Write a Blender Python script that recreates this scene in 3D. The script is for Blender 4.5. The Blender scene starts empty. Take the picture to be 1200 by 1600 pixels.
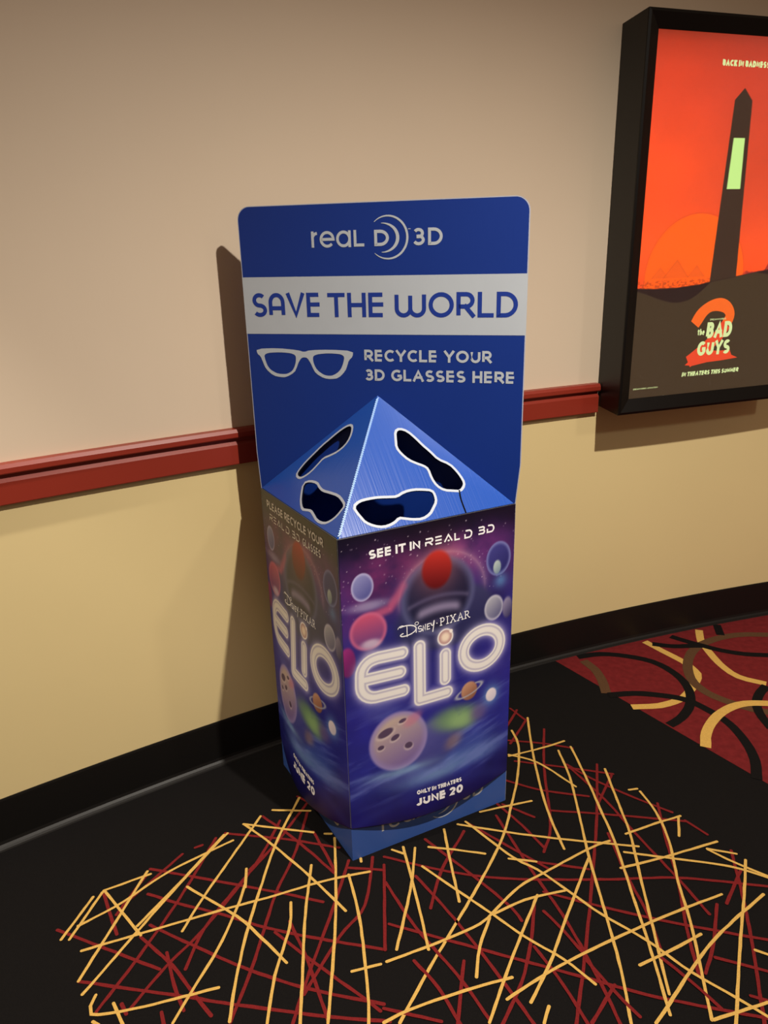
import bpy, math, random
import numpy as np
from mathutils import Vector, Matrix
from mathutils.geometry import tessellate_polygon

SC = bpy.context.scene
COL = SC.collection
rnd = random.Random(7)


def lin(c):
    c = np.asarray(c, float) / 255.0
    return np.where(c <= 0.04045, c / 12.92, ((c + 0.055) / 1.055) ** 2.4)


# ------------------------------------------------------------------ camera
cam = bpy.data.cameras.new('camera')
cam.sensor_fit = 'VERTICAL'
cam.sensor_height = 36.0
cam.lens = 27.0
cam.clip_start = 0.05
cam_o = bpy.data.objects.new('camera', cam)
COL.objects.link(cam_o)
p, r = math.radians(19.4), -math.radians(1.5)
fw = Vector((0, math.cos(p), -math.sin(p)))
u0 = Vector((0, math.sin(p), math.cos(p)))
r0 = Vector((1, 0, 0))
rt = r0 * math.cos(r) + u0 * math.sin(r)
up = u0 * math.cos(r) - r0 * math.sin(r)
m = Matrix((rt, up, -fw)).transposed().to_4x4()
m.translation = (0, 0, 1.55)
cam_o.matrix_world = m
SC.camera = cam_o

# ------------------------------------------------------------------ light
SC.view_settings.view_transform = 'Standard'
SC.view_settings.look = 'None'
SC.view_settings.gamma = 1.0
SC.view_settings.use_curve_mapping = False
SC.view_settings.exposure = 0.0

world = bpy.data.worlds.new('World')
SC.world = world
world.use_nodes = True
bg = world.node_tree.nodes['Background']
bg.inputs['Color'].default_value = (1.0, 0.66, 0.43, 1)
bg.inputs['Strength'].default_value = 0.205


def downlight(name, loc, watts, size=math.radians(150), blend=0.5, radius=0.035, aim=None, color=(1.0, 0.92, 0.80)):
    l = bpy.data.lights.new(name, 'SPOT')
    l.energy = watts
    l.color = color
    l.spot_size = size
    l.spot_blend = blend
    l.shadow_soft_size = radius
    o = bpy.data.objects.new(name, l)
    COL.objects.link(o)
    o.location = loc
    d = (Vector(aim) - Vector(loc)) if aim else Vector((0, 0, -1))
    o.rotation_euler = d.to_track_quat('-Z', 'Y').to_euler()
    return o


downlight('ceiling_downlight', (1.08, 0.44, 3.1), 450, size=math.radians(148), blend=0.75, radius=0.03)
downlight('ceiling_downlight', (3.0, -0.35, 3.1), 90, radius=0.12)
downlight('ceiling_downlight', (-1.55, 0.75, 3.1), 230, size=math.radians(76), blend=0.4, radius=0.05)

# ------------------------------------------------------------------ materials


def mat(name, color, rough=0.6, spec=0.4, var=0.0, vscale=40.0, bump=0.0, bscale=300.0, stretch=None, coat=0.0, bdist=0.001, uv=False):
    ma = bpy.data.materials.new(name)
    ma.use_nodes = True
    nt = ma.node_tree
    b = nt.nodes['Principled BSDF']
    c = [float(x) for x in lin(color)] + [1.0]
    b.inputs['Base Color'].default_value = c
    b.inputs['Roughness'].default_value = rough
    b.inputs['Specular IOR Level'].default_value = spec
    b.inputs['Coat Weight'].default_value = coat
    tc = nt.nodes.new('ShaderNodeTexCoord')
    if var:
        n = nt.nodes.new('ShaderNodeTexNoise')
        n.inputs['Scale'].default_value = vscale
        n.inputs['Detail'].default_value = 4.0
        nt.links.new(tc.outputs['Object'], n.inputs['Vector'])
        mx = nt.nodes.new('ShaderNodeMix')
        mx.data_type = 'RGBA'
        mx.inputs['A'].default_value = [x * (1 - var) for x in c[:3]] + [1]
        mx.inputs['B'].default_value = [min(1, x * (1 + var)) for x in c[:3]] + [1]
        nt.links.new(n.outputs['Fac'], mx.inputs['Factor'])
        nt.links.new(mx.outputs['Result'], b.inputs['Base Color'])
    if bump:
        n = nt.nodes.new('ShaderNodeTexNoise')
        n.inputs['Scale'].default_value = bscale
        n.inputs['Detail'].default_value = 3.0
        if stretch:
            mp = nt.nodes.new('ShaderNodeMapping')
            mp.inputs['Scale'].default_value = stretch
            nt.links.new(tc.outputs['UV' if uv else 'Object'], mp.inputs['Vector'])
            nt.links.new(mp.outputs['Vector'], n.inputs['Vector'])
        else:
            nt.links.new(tc.outputs['Object'], n.inputs['Vector'])
        bp = nt.nodes.new('ShaderNodeBump')
        bp.inputs['Strength'].default_value = bump
        bp.inputs['Distance'].default_value = bdist
        nt.links.new(n.outputs['Fac'], bp.inputs['Height'])
        nt.links.new(bp.outputs['Normal'], b.inputs['Normal'])
    return ma


def print_mat(name, rough, spec, emit=0.0):
    """ink on paper: the print's own colours come from a colour attribute"""
    ma = bpy.data.materials.new(name)
    ma.use_nodes = True
    nt = ma.node_tree
    b = nt.nodes['Principled BSDF']
    at = nt.nodes.new('ShaderNodeAttribute')
    at.attribute_name = 'ink'
    b.inputs['Roughness'].default_value = rough
    b.inputs['Specular IOR Level'].default_value = spec
    if emit:
        b.inputs['Base Color'].default_value = (0.01, 0.01, 0.01, 1)
        nt.links.new(at.outputs['Color'], b.inputs['Emission Color'])
        b.inputs['Emission Strength'].default_value = emit
    else:
        nt.links.new(at.outputs['Color'], b.inputs['Base Color'])
    return ma


def glow_mat(name, color, strength=1.3):
    ma = bpy.data.materials.new(name)
    ma.use_nodes = True
    b = ma.node_tree.nodes['Principled BSDF']
    b.inputs['Base Color'].default_value = (0.01, 0.01, 0.01, 1)
    b.inputs['Emission Color'].default_value = [float(x) for x in lin(color)] + [1]
    b.inputs['Emission Strength'].default_value = strength
    return ma


M = {}
M['wall_upper'] = mat('cream_wall_paint', (207, 189, 167), 0.55, 0.35, 0.03, 3.0, 0.06, 260)
M['wall_lower'] = mat('tan_wall_paint', (212, 192, 142), 0.42, 0.4, 0.03, 3.0, 0.06, 260)
M['trim'] = mat('dark_red_satin_paint', (132, 42, 28), 0.38, 0.45, 0.04, 12.0)
M['base'] = mat('black_rubber_cove', (16, 14, 13), 0.45, 0.35)
M['carpet'] = mat('black_carpet_pile', (17, 15, 15), 0.95, 0.1, 0.3, 220.0, 0.7, 900, bdist=0.002)
M['yellow'] = mat('yellow_carpet_yarn', (200, 160, 84), 0.95, 0.1, 0.25, 260.0, 0.7, 900, bdist=0.002)
M['red'] = mat('red_carpet_yarn', (112, 29, 30), 0.95, 0.1, 0.3, 260.0, 0.7, 900, bdist=0.002)
M['field'] = mat('crimson_carpet_pile', (106, 30, 32), 0.95, 0.1, 0.4, 45.0, 0.7, 900, bdist=0.002)
M['brown'] = mat('brown_carpet_yarn', (86, 60, 40), 0.95, 0.1, 0.25, 200.0, 0.7, 900, bdist=0.002)
M['blue'] = mat('blue_printed_cardboard', (15, 48, 130), 0.42, 0.4, 0.03, 8.0, 0.10, 1.0, (420, 420, 6))
M['lid'] = mat('glossy_blue_plastic_board', (30, 78, 172), 0.27, 0.5, 0.03, 8.0, 0.5, 1.0, (170, 1.6, 1), uv=True)
M['inner'] = mat('blue_board_inside', (20, 70, 190), 0.6, 0.3)
M['edge'] = mat('pale_board_edge', (170, 176, 196), 0.8, 0.2)
M['white'] = mat('white_print', (240, 240, 244), 0.5, 0.4)
M['silver'] = mat('pale_grey_print', (176, 184, 194), 0.5, 0.4, 0.03, 20, 0.08, 1.0, (420, 420, 6))
M['base_blue'] = mat('mid_blue_cardboard', (54, 86, 158), 0.5, 0.35, 0.04, 8.0)
M['rim'] = mat('pale_rim_print', (182, 190, 204), 0.45, 0.4)
M['ink_blue'] = mat('blue_ink', (22, 52, 142), 0.5, 0.4)
M['dark'] = mat('dark_gap', (6, 6, 10), 0.9, 0.1)
M['seam'] = mat('pale_blue_perforation', (150, 190, 240), 0.35, 0.5)
M['frame'] = mat('black_anodised_metal', (9, 6, 5), 0.38, 0.2, 0.1, 30)
M['print'] = print_mat('poster_wrap_print', 0.36, 0.45)
M['poster'] = print_mat('backlit_poster_print', 0.5, 0.2, 1.55)
M['poster_text'] = glow_mat('backlit_pale_green_ink', (218, 232, 160))
M['poster_orange'] = glow_mat('backlit_orange_ink', (248, 104, 34))
M['poster_red'] = glow_mat('backlit_red_ink', (234, 72, 40))
gl = bpy.data.materials.new('clear_acrylic')
gl.use_nodes = True
_b = gl.node_tree.nodes['Principled BSDF']
_b.inputs['Transmission Weight'].default_value = 1.0
_b.inputs['Roughness'].default_value = 0.03
_b.inputs['IOR'].default_value = 1.3
M['pane'] = gl

# ------------------------------------------------------------------ object helpers


def empty(name, label, cat, loc):
    o = bpy.data.objects.new(name, None)
    COL.objects.link(o)
    o.location = loc
    o['label'] = label
    o['category'] = cat
    o['kind'] = 'thing'
    return o


def origin_of(o):
    v = Vector((0, 0, 0))
    while o is not None:
        v += o.location
        o = o.parent
    return v


def obj(name, verts, faces, mats, parent=None, smooth=False, mi=None, kind=None, label=None):
    """mesh from world-space vertices, hung under parent"""
    off = origin_of(parent)
    me = bpy.data.meshes.new(name)
    me.from_pydata([tuple(Vector(v) - off) for v in verts], [], faces)
    for q in (mats if isinstance(mats, (list, tuple)) else [mats]):
        me.materials.append(q)
    if mi is not None:
        me.polygons.foreach_set('material_index', mi)
    if smooth:
        me.polygons.foreach_set('use_smooth', [True] * len(me.polygons))
    me.update()
    o = bpy.data.objects.new(name, me)
    COL.objects.link(o)
    if parent is not None:
        o.parent = parent
    if kind:
        o['kind'] = kind
    if label:
        o['label'] = label
    return o


# ---- 2-D strokes -----------------------------------------------------------


def arc(cx, cy, rx, ry, a0, a1, n=14):
    return [(cx + rx * math.cos(math.radians(a0 + (a1 - a0) * i / n)), cy + ry * math.sin(math.radians(a0 + (a1 - a0) * i / n))) for i in range(n + 1)]


def strip(pts, wid, V, Fc, square=False, rounded=False):
    """mitred band along a 2-D polyline; wid a number or one per point"""
    q = [pts[0]]
    keep = [0]
    for i, a in enumerate(pts[1:], 1):
        if math.hypot(a[0] - q[-1][0], a[1] - q[-1][1]) > 1e-6:
            q.append(a)
            keep.append(i)
    n = len(q)
    if n < 2:
        return
    closed = n > 3 and math.hypot(q[0][0] - q[-1][0], q[0][1] - q[-1][1]) < 1e-5
    if closed:
        q = q[:-1]
        keep = keep[:-1]
        n -= 1
    w = [(wid[i] if hasattr(wid, '__len__') else wid) / 2 for i in keep]
    b = len(V)
    for i in range(n):
        pa = q[i - 1] if (i > 0 or closed) else None
        pb = q[(i + 1) % n] if (i < n - 1 or closed) else None
        c = q[i]
        da = db = None
        if pa:
            l = math.hypot(c[0] - pa[0], c[1] - pa[1]); da = ((c[0] - pa[0]) / l, (c[1] - pa[1]) / l)
        if pb:
            l = math.hypot(pb[0] - c[0], pb[1] - c[1]); db = ((pb[0] - c[0]) / l, (pb[1] - c[1]) / l)
        x, y = c
        if da and db:
            nx, ny = -(da[1] + db[1]), da[0] + db[0]
            l = math.hypot(nx, ny) or 1
            nx, ny = nx / l, ny / l
            k = 1 / max(0.62, nx * -db[1] + ny * db[0])
        else:
            d = da or db
            nx, ny, k = -d[1], d[0], 1
            if square:
                s = 1 if da else -1
                x, y = x + d[0] * w[i] * s, y + d[1] * w[i] * s
        V.append((x + nx * w[i] * k, y + ny * w[i] * k))
        V.append((x - nx * w[i] * k, y - ny * w[i] * k))
    for i in range(n if closed else n - 1):
        j = (i + 1) % n
        Fc.append((b + 2 * i + 1, b + 2 * j + 1, b + 2 * j, b + 2 * i))
    if rounded and not closed:
        for e, s in ((0, -1), (n - 1, 1)):
            o = q[1] if e == 0 else q[n - 2]
            d = math.atan2(q[e][1] - o[1], q[e][0] - o[0])
            b2 = len(V)
            for k in range(9):
                a = d - math.pi / 2 + math.pi * k / 8
                V.append((q[e][0] + w[e] * math.cos(a), q[e][1] + w[e] * math.sin(a)))
            Fc.append(tuple(range(b2, b2 + 9)))


def L_(*a):
    return [tuple(a[i:i + 2]) for i in range(0, len(a), 2)]


_S = arc(.31, .74, .30, .26, 40, 90, 6) + arc(.31, .74, .29, .26, 90, 270, 12)[1:] + arc(.31, .24, .31, .24, 90, -90, 12)[1:] + arc(.31, .24, .31, .24, -90, -145, 6)[1:]
GL = {  # unit-height centre lines: (width, strokes)
    'A': (.82, [L_(0, 0, .41, 1, .82, 0), L_(.14, .32, .68, .32)]),
    'B': (.62, [L_(0, 0, 0, 1, .3, 1) + arc(.32, .76, .25, .24, 90, -90, 8) + L_(0, .52), L_(.3, .52) + arc(.34, .26, .28, .26, 90, -90, 8) + L_(0, 0)]),
    'C': (.74, [arc(.46, .5, .46, .5, 48, 312, 22)]),
    'D': (.76, [L_(0, 0, 0, 1, .28, 1) + arc(.28, .5, .48, .5, 90, -90, 16) + L_(0, 0, 0, .01)]),
    'E': (.58, [L_(.58, 0, 0, 0, 0, 1, .58, 1), L_(0, .52, .52, .52)]),
    'F': (.56, [L_(0, 0, 0, 1, .56, 1), L_(0, .5, .5, .5)]),
    'G': (.82, [arc(.46, .5, .46, .5, 50, 330, 22) + L_(.82, .46, .5, .46)]),
    'H': (.7, [L_(0, 0, 0, 1), L_(.7, 0, .7, 1), L_(0, .5, .7, .5)]),
    'I': (.0, [L_(0, 0, 0, 1)]),
    'J': (.46, [arc(.22, .24, .24, .24, 200, 360, 10) + L_(.46, 1)]),
    'K': (.64, [L_(0, 0, 0, 1), L_(.62, 1, 0, .42), L_(.2, .6, .64, 0)]),
    'L': (.54, [L_(0, 1, 0, 0, .54, 0)]),
    'M': (.86, [L_(0, 0, 0, 1, .43, .25, .86, 1, .86, 0)]),
    'N': (.72, [L_(0, 0, 0, 1, .72, 0, .72, 1)]),
    'O': (.98, [arc(.49, .5, .49, .5, 90, 450, 32)]),
    'P': (.62, [L_(0, 0, 0, 1, .33, 1) + arc(.34, .72, .28, .28, 90, -90, 10) + L_(0, .44)]),
    'R': (.66, [L_(0, 0, 0, 1, .34, 1) + arc(.36, .71, .28, .29, 90, -90, 10) + L_(0, .42), L_(.32, .42, .66, 0)]),
    'S': (.62, [_S]),
    'T': (.66, [L_(0, 1, .66, 1), L_(.33, 1, .33, 0)]),
    'U': (.7, [L_(0, 1, 0, .34) + arc(.35, .35, .35, .35, 180, 360, 14) + L_(.7, 1)]),
    'V': (.8, [L_(0, 1, .4, 0, .8, 1)]),
    'W': (1.14, [L_(0, 1, .3, 0, .57, .9, .84, 0, 1.14, 1)]),
    'X': (.74, [L_(0, 0, .74, 1), L_(0, 1, .74, 0)]),
    'Y': (.76, [L_(0, 1, .38, .44, .76, 1), L_(.38, .46, .38, 0)]),
    '0': (.66, [arc(.33, .5, .33, .5, 90, 450, 28)]),
    '2': (.6, [arc(.3, .7, .3, .3, 165, -30, 14) + L_(.04, 0, .62, 0)]),
    '3': (.6, [arc(.29, .75, .26, .25, 150, -90, 14) + L_(.16, .5), L_(.16, .53, .28, .53) + arc(.30, .27, .30, .27, 90, -155, 14)]),
    'r': (.34, [L_(0, 0, 0, .98), L_(0, .55) + arc(.34, .58, .34, .36, 180, 95, 8)]),
    'e': (.92, [L_(.03, .5, .92, .5) + arc(.46, .5, .46, .5, 0, 318, 26)]),
    'a': (.9, [arc(.45, .5, .45, .5, 0, 360, 28), L_(.9, 1, .9, 0)]),
    't': (.5, [L_(.2, 1, .2, .2) + arc(.36, .18, .16, .18, 180, 290, 6), L_(0, .72, .48, .72)]),
    'h': (.55, [L_(0, 1.0, 0, 0), arc(.27, .36, .27, .28, 180, 0, 8) + L_(.54, 0)]),
    'ə': (.55, [L_(.03, .34, .55, .34) + arc(.28, .33, .28, .33, 0, 310, 16)]),
    '.': (.0, [L_(-.06, .45, .06, .45)]),
}
GEO = {
    'A': (.72, [L_(0, 0, 0, .62) + arc(.36, .62, .36, .38, 180, 0, 14) + L_(.72, 0), L_(0, .34, .72, .34)]),
    'W': (1.3, [L_(0, 1, 0, .33) + arc(.325, .33, .325, .33, 180, 360, 12) + L_(.65, .95), L_(.65, .33) + arc(.975, .33, .325, .33, 180, 360, 12) + L_(1.3, 1)]),
}
TECH = {
    'R': (.84, [L_(.0, .0, .0, .48, .66, .48), L_(.0, 1, .66, 1) + arc(.66, .76, .2, .24, 90, -80, 8), L_(.46, .42, .84, .0)]),
    'E': (.8, [L_(0, 1, .8, 1), L_(0, .5, .8, .5), L_(0, 0, .8, 0)]),
    'A': (.98, [L_(0, 0, .49, 1, .98, 0), L_(.4, .12, .64, .12)]),
    'D': (.9, [L_(.08, 1, .52, 1) + arc(.52, .5, .38, .5, 90, -90, 12) + L_(.0, 0, .0, .55)]),
    '3': (.84, [L_(0, 1, .6, 1) + arc(.6, .77, .2, .23, 90, -90, 8) + L_(.1, .54), L_(.55, .54) + arc(.62, .27, .22, .27, 90, -90, 8) + L_(0, 0)]),
    'L': (.62, [L_(0, 1, 0, 0, .62, 0)]),
}
SERIF = {
    'P': (.6, [L_(0, 0, 0, 1, .3, 1) + arc(.32, .73, .26, .27, 90, -90, 10) + L_(0, .46), L_(-.14, 0, .16, 0), L_(-.14, 1, 0, 1)]),
    'I': (.2, [L_(.1, 0, .1, 1), L_(-.06, 0, .26, 0), L_(-.06, 1, .26, 1)]),
    'X': (.86, [L_(0, 0, .8, 1), L_(.04, 1, .84, 0), L_(-.1, 0, .14, 0), L_(.7, 0, .98, 0), L_(-.08, 1, .18, 1), L_(.68, 1, .92, 1)]),
    'A': (.9, [L_(0, 0, .45, 1, .9, 0), L_(.16, .34, .74, .34), L_(-.1, 0, .12, 0), L_(.76, 0, 1.0, 0)]),
    'R': (.74, [L_(0, 0, 0, 1, .3, 1) + arc(.32, .74, .26, .26, 90, -90, 10) + L_(0, .48), L_(.3, .48, .74, 0, .84, 0), L_(-.14, 0, .16, 0), L_(-.14, 1, 0, 1)]),
}


def text(s, x0, x1, z0, z1, wt, V, Fc, style=None, gap=.30, space=.42, slant=0.0, thin=None):
    H = (z1 - z0) - wt
    gs = []
    for ch in s:
        gs.append(None if ch == ' ' else ((style or {}).get(ch) or GL[ch]))
    wsum = sum(g[0] if g else space for g in gs)
    nl = sum(1 for g in gs if g)
    nb = len(gs) - 1
    # total = k*(wsum + gap*nb)*H + nl*wt
    k = ((x1 - x0) - nl * wt) / ((wsum + gap * nb) * H)
    x = x0
    for g in gs:
        if g is None:
            x += (space + gap) * k * H
            continue
        for st in g[1]:
            q = [(x + wt / 2 + a * k * H, z0 + wt / 2 + b * H) for a, b in st]
            if slant:
                q = [(a + (b - z0) * slant, b) for a, b in q]
            strip(q, wt, V, Fc, square=(len(st) <= 3 and style is not TECH))
        x += g[0] * k * H + wt + gap * k * H


def put(name, V, Fc, surf, m, parent, off=0.0004, step=4e-6, **kw):
    """2-D shape laid on a surface function (u, v, offset) -> point"""
    lay = [0.0] * len(V)       # every stroke a hair above the one before, so that crossings never coincide
    seen, nxt = {}, 0
    for f in Fc:
        g = next((seen[i] for i in f if i in seen), None)
        if g is None:
            g, nxt = nxt, nxt + 1
        for i in f:
            seen[i] = g
            lay[i] = g * step
    return obj(name, [surf(u, v, off + l) for (u, v), l in zip(V, lay)], Fc, m, parent, **kw)


def poly(pts, surf, m, name, parent, off, **kw):
    tri = tessellate_polygon([[Vector((a, b, 0)) for a, b in pts]])
    return put(name, pts, [tuple(t) for t in tri], surf, m, parent, off, **kw)


def smooth_line(pts, step):
    """Catmull-Rom through the points, resampled"""
    P = [np.array(q, float) for q in pts]
    P = [2 * P[0] - P[1]] + P + [2 * P[-1] - P[-2]]
    out = []
    for i in range(1, len(P) - 2):
        a, b, c, d = P[i - 1:i + 3]
        n = max(1, int(np.linalg.norm(c - b) / step))
        for j in range(n):
            t = j / n
            out.append(tuple(.5 * ((2 * b) + (c - a) * t + (2 * a - 5 * b + 4 * c - d) * t * t + (3 * b - a - 3 * c + d) * t ** 3)))
    out.append(tuple(P[-2]))
    return out

# ---- carpet strokes and lid openings, measured in metres on their own planes
STICK_YELLOW = [[[-.795,1.393],[-.763,1.518]],[[-.775,1.393],[-.744,1.533]],[[-.768,1.431],[-.681,1.5],[-.589,1.596],[-.441,1.702]],[[-.742,1.538],[-.637,1.589]],[[-.738,1.536],[-.607,1.399]],[[-.713,1.282],[-.648,1.598]],[[-.692,1.249],[-.574,1.507],[-.475,1.706],[-.46,1.73]],[[-.735,1.361],[-.581,1.414],[-.451,1.459],[-.3,1.508],[-.181,1.55],[-.062,1.578]],[[-.623,1.427],[-.542,1.578],[-.47,1.724]],[[-.51,1.408],[-.479,1.514],[-.377,1.794]],[[-.53,1.543],[-.386,1.447],[-.314,1.381],[-.249,1.315]],[[-.418,1.762],[-.33,1.683],[-.207,1.556],[-.12,1.455]],[[-.421,1.764],[-.22,1.724]],[[-.346,1.818],[-.236,1.811]],[[-.273,1.867],[-.316,1.707],[-.338,1.55],[-.354,1.396],[-.358,1.262],[-.355,1.177]],[[-.387,1.598],[-.379,1.536]],[[-.475,1.177],[-.451,1.25],[-.415,1.354],[-.39,1.471],[-.381,1.552]],[[-.258,1.485],[-.253,1.411],[-.272,1.283],[-.274,1.171]],[[-.216,1.605],[-.218,1.447],[-.21,1.282],[-.204,1.162]],[[-.16,1.701],[-.148,1.544],[-.143,1.372],[-.146,1.168]],[[-.116,1.569],[-.084,1.424],[-.063,1.238],[-.06,1.158]],[[-.099,1.288],[-.034,1.305]],[[-.086,1.623],[-.085,1.612]],[[-.662,1.246],[-.656,1.202],[-.567,1.212],[-.449,1.242],[-.394,1.257]],[[-.616,1.226],[-.58,1.176]],[[-.188,1.718],[-.17,1.717]],[[-.647,1.185],[-.631,1.177]],[[.407,2.169],[.415,2.091],[.389,1.949],[.35,1.823],[.301,1.685],[.22,1.532],[.124,1.372],[.066,1.274],[.005,1.164]],[[.472,2.239],[.451,2.008],[.446,1.792],[.459,1.638]],[[.375,2.035],[.484,2.071],[.566,2.105]],[[.376,2.043],[.46,2.0],[.551,1.884]],[[.537,2.057],[.543,1.928],[.531,1.763],[.518,1.608],[.511,1.433],[.503,1.277],[.486,1.147]],[[.581,2.075],[.593,1.897],[.597,1.774],[.601,1.662],[.591,1.44],[.586,1.332],[.574,1.166]],[[.659,1.961],[.655,1.785],[.651,1.684],[.631,1.539],[.611,1.384],[.588,1.213]],[[.733,1.856],[.75,1.768],[.747,1.657],[.72,1.515],[.704,1.39],[.672,1.233],[.656,1.153]],[[.703,1.864],[.728,1.868]],[[.806,1.747],[.781,1.674]],[[.639,1.687],[.735,1.724],[.812,1.75]],[[.615,1.621],[.733,1.595],[.871,1.563],[.951,1.523]],[[.59,1.567],[.7,1.596],[.874,1.65]],[[.837,1.623],[.892,1.573],[.953,1.528]],[[.838,1.625],[.906,1.605]],[[.184,1.74],[.33,1.702],[.465,1.673],[.659,1.64]],[[.306,1.609],[.376,1.596]],[[.207,1.75],[.316,1.615],[.374,1.569],[.44,1.494],[.501,1.424],[.584,1.349],[.656,1.264],[.728,1.201],[.775,1.157]],[[-.02,1.31],[.116,1.364],[.204,1.406],[.244,1.442],[.315,1.513],[.389,1.558],[.525,1.636],[.588,1.663]],[[.179,1.266],[.196,1.344],[.23,1.423]],[[.239,1.432],[.324,1.473],[.429,1.499]],[[.076,1.59],[.138,1.529],[.239,1.432],[.304,1.367],[.381,1.305],[.436,1.241]],[[.288,1.202],[.35,1.298],[.414,1.418],[.518,1.608]],[[.193,1.159],[.244,1.268],[.299,1.376],[.358,1.487]],[[.238,1.211],[.329,1.266],[.435,1.32],[.59,1.389],[.707,1.436],[.812,1.474]],[[.548,1.284],[.634,1.322],[.716,1.361]],[[.58,1.191],[.669,1.28],[.761,1.362],[.914,1.471]],[[.921,1.583],[.866,1.47],[.783,1.309],[.701,1.141]],[[.822,1.315],[.845,1.303]],[[.538,1.149],[.589,1.198]],[[.66,1.153],[.72,1.169],[.79,1.188]],[[-.028,1.165],[.027,1.192],[.147,1.233],[.257,1.262]],[[.097,1.657],[.166,1.645],[.245,1.628]],[[.144,1.721],[.15,1.62],[.161,1.473]],[[.028,1.659],[.055,1.496],[.077,1.339]],[[.06,1.656],[.044,1.527],[.003,1.341]],[[-.002,1.651],[.027,1.636]],[[.252,1.787],[.329,1.807],[.407,1.827]],[[.306,1.155],[.324,1.191]]]
STICK_RED = [[[-.815,1.422],[-.68,1.366],[-.603,1.334],[-.537,1.307]],[[-.742,1.533],[-.666,1.404]],[[-.713,1.282],[-.492,1.243],[-.353,1.217],[-.164,1.186],[-.015,1.169]],[[-.648,1.207],[-.601,1.326],[-.541,1.506],[-.49,1.713]],[[-.575,1.215],[-.524,1.315],[-.458,1.417],[-.364,1.616],[-.319,1.775]],[[-.678,1.49],[-.569,1.657]],[[-.685,1.462],[-.648,1.582]],[[-.54,1.679],[-.522,1.688]],[[-.642,1.607],[-.481,1.566],[-.293,1.518],[-.177,1.484]],[[-.625,1.524],[-.538,1.491],[-.419,1.453],[-.311,1.413],[-.178,1.377],[-.027,1.344]],[[-.593,1.429],[-.513,1.387],[-.347,1.306],[-.197,1.25],[-.028,1.208]],[[-.478,1.306],[-.458,1.417],[-.389,1.562],[-.314,1.695]],[[-.466,1.73],[-.288,1.7],[-.145,1.665]],[[-.372,1.794],[-.301,1.731],[-.232,1.662],[-.154,1.576]],[[-.22,1.728],[-.154,1.587]],[[-.378,1.594],[-.322,1.683],[-.248,1.845]],[[-.353,1.177],[-.326,1.309],[-.3,1.508],[-.265,1.646],[-.244,1.805]],[[-.606,1.395],[-.51,1.315],[-.451,1.25],[-.397,1.192]],[[-.532,1.35],[-.494,1.266],[-.458,1.205]],[[-.506,1.203],[-.493,1.174]],[[-.598,1.224],[-.581,1.201]],[[-.286,1.398],[-.196,1.322],[-.062,1.216],[-.035,1.193]],[[-.255,1.429],[-.203,1.322],[-.146,1.175]],[[-.22,1.17],[-.199,1.273],[-.158,1.436],[-.118,1.618]],[[-.203,1.235],[-.132,1.38],[-.073,1.471],[-.054,1.628]],[[-.121,1.593],[-.025,1.582]],[[-.279,1.874],[-.223,1.831]],[[.423,2.298],[.461,2.23]],[[.396,2.196],[.444,2.287]],[[.391,2.1],[.467,2.23]],[[.515,2.173],[.475,1.976],[.442,1.729],[.403,1.629]],[[.388,2.117],[.499,2.096],[.586,2.067]],[[.391,2.011],[.543,1.973],[.677,1.938]],[[.547,1.989],[.6,1.926],[.692,1.844],[.795,1.766]],[[.641,1.985],[.58,1.761],[.503,1.522],[.437,1.328],[.372,1.15]],[[.67,1.931],[.599,1.813],[.587,1.787]],[[.347,1.921],[.444,1.874],[.578,1.841]],[[.321,1.817],[.403,1.762]],[[.454,1.786],[.595,1.767],[.818,1.73]],[[.553,1.973],[.621,1.826],[.664,1.696],[.728,1.515],[.758,1.418]],[[.767,1.804],[.742,1.669],[.72,1.515],[.69,1.382],[.67,1.256]],[[.819,1.733],[.859,1.677]],[[.592,1.692],[.598,1.54],[.611,1.43],[.609,1.323]],[[.898,1.617],[.862,1.47],[.823,1.334],[.76,1.14]],[[.894,1.551],[.813,1.447]],[[.376,1.596],[.507,1.566]],[[-.024,1.627],[.142,1.571],[.303,1.541],[.547,1.531],[.726,1.53],[.938,1.496]],[[.296,1.772],[.358,1.569],[.412,1.408],[.45,1.239],[.464,1.148]],[[.307,1.818],[.362,1.731],[.407,1.646]],[[.207,1.75],[.29,1.673],[.407,1.568]],[[.199,1.713],[.126,1.577],[.089,1.456]],[[.09,1.686],[.206,1.553],[.288,1.45],[.305,1.412]],[[.058,1.558],[.131,1.445],[.189,1.344],[.24,1.245],[.286,1.153]],[[-.021,1.54],[.05,1.401],[.137,1.272],[.194,1.166]],[[-.014,1.413],[.124,1.363],[.265,1.312],[.426,1.255],[.564,1.206],[.773,1.153]],[[.376,1.496],[.521,1.442],[.661,1.396],[.864,1.341]],[[.346,1.467],[.318,1.358],[.277,1.252],[.219,1.154]],[[.322,1.34],[.366,1.242],[.398,1.149]],[[.431,1.303],[.473,1.223],[.51,1.164]],[[.406,1.153],[.478,1.238]],[[.042,1.311],[.092,1.242],[.132,1.157]],[[.155,1.307],[.14,1.233],[.126,1.157]],[[-.028,1.197],[.093,1.165]],[[.788,1.445],[.735,1.336],[.686,1.26]],[[.724,1.299],[.825,1.261]],[[.599,1.307],[.647,1.241],[.686,1.177]],[[.76,1.204],[.792,1.192]],[[.364,1.438],[.398,1.382],[.433,1.312]],[[-.024,1.599],[-.024,1.342]]]
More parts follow.
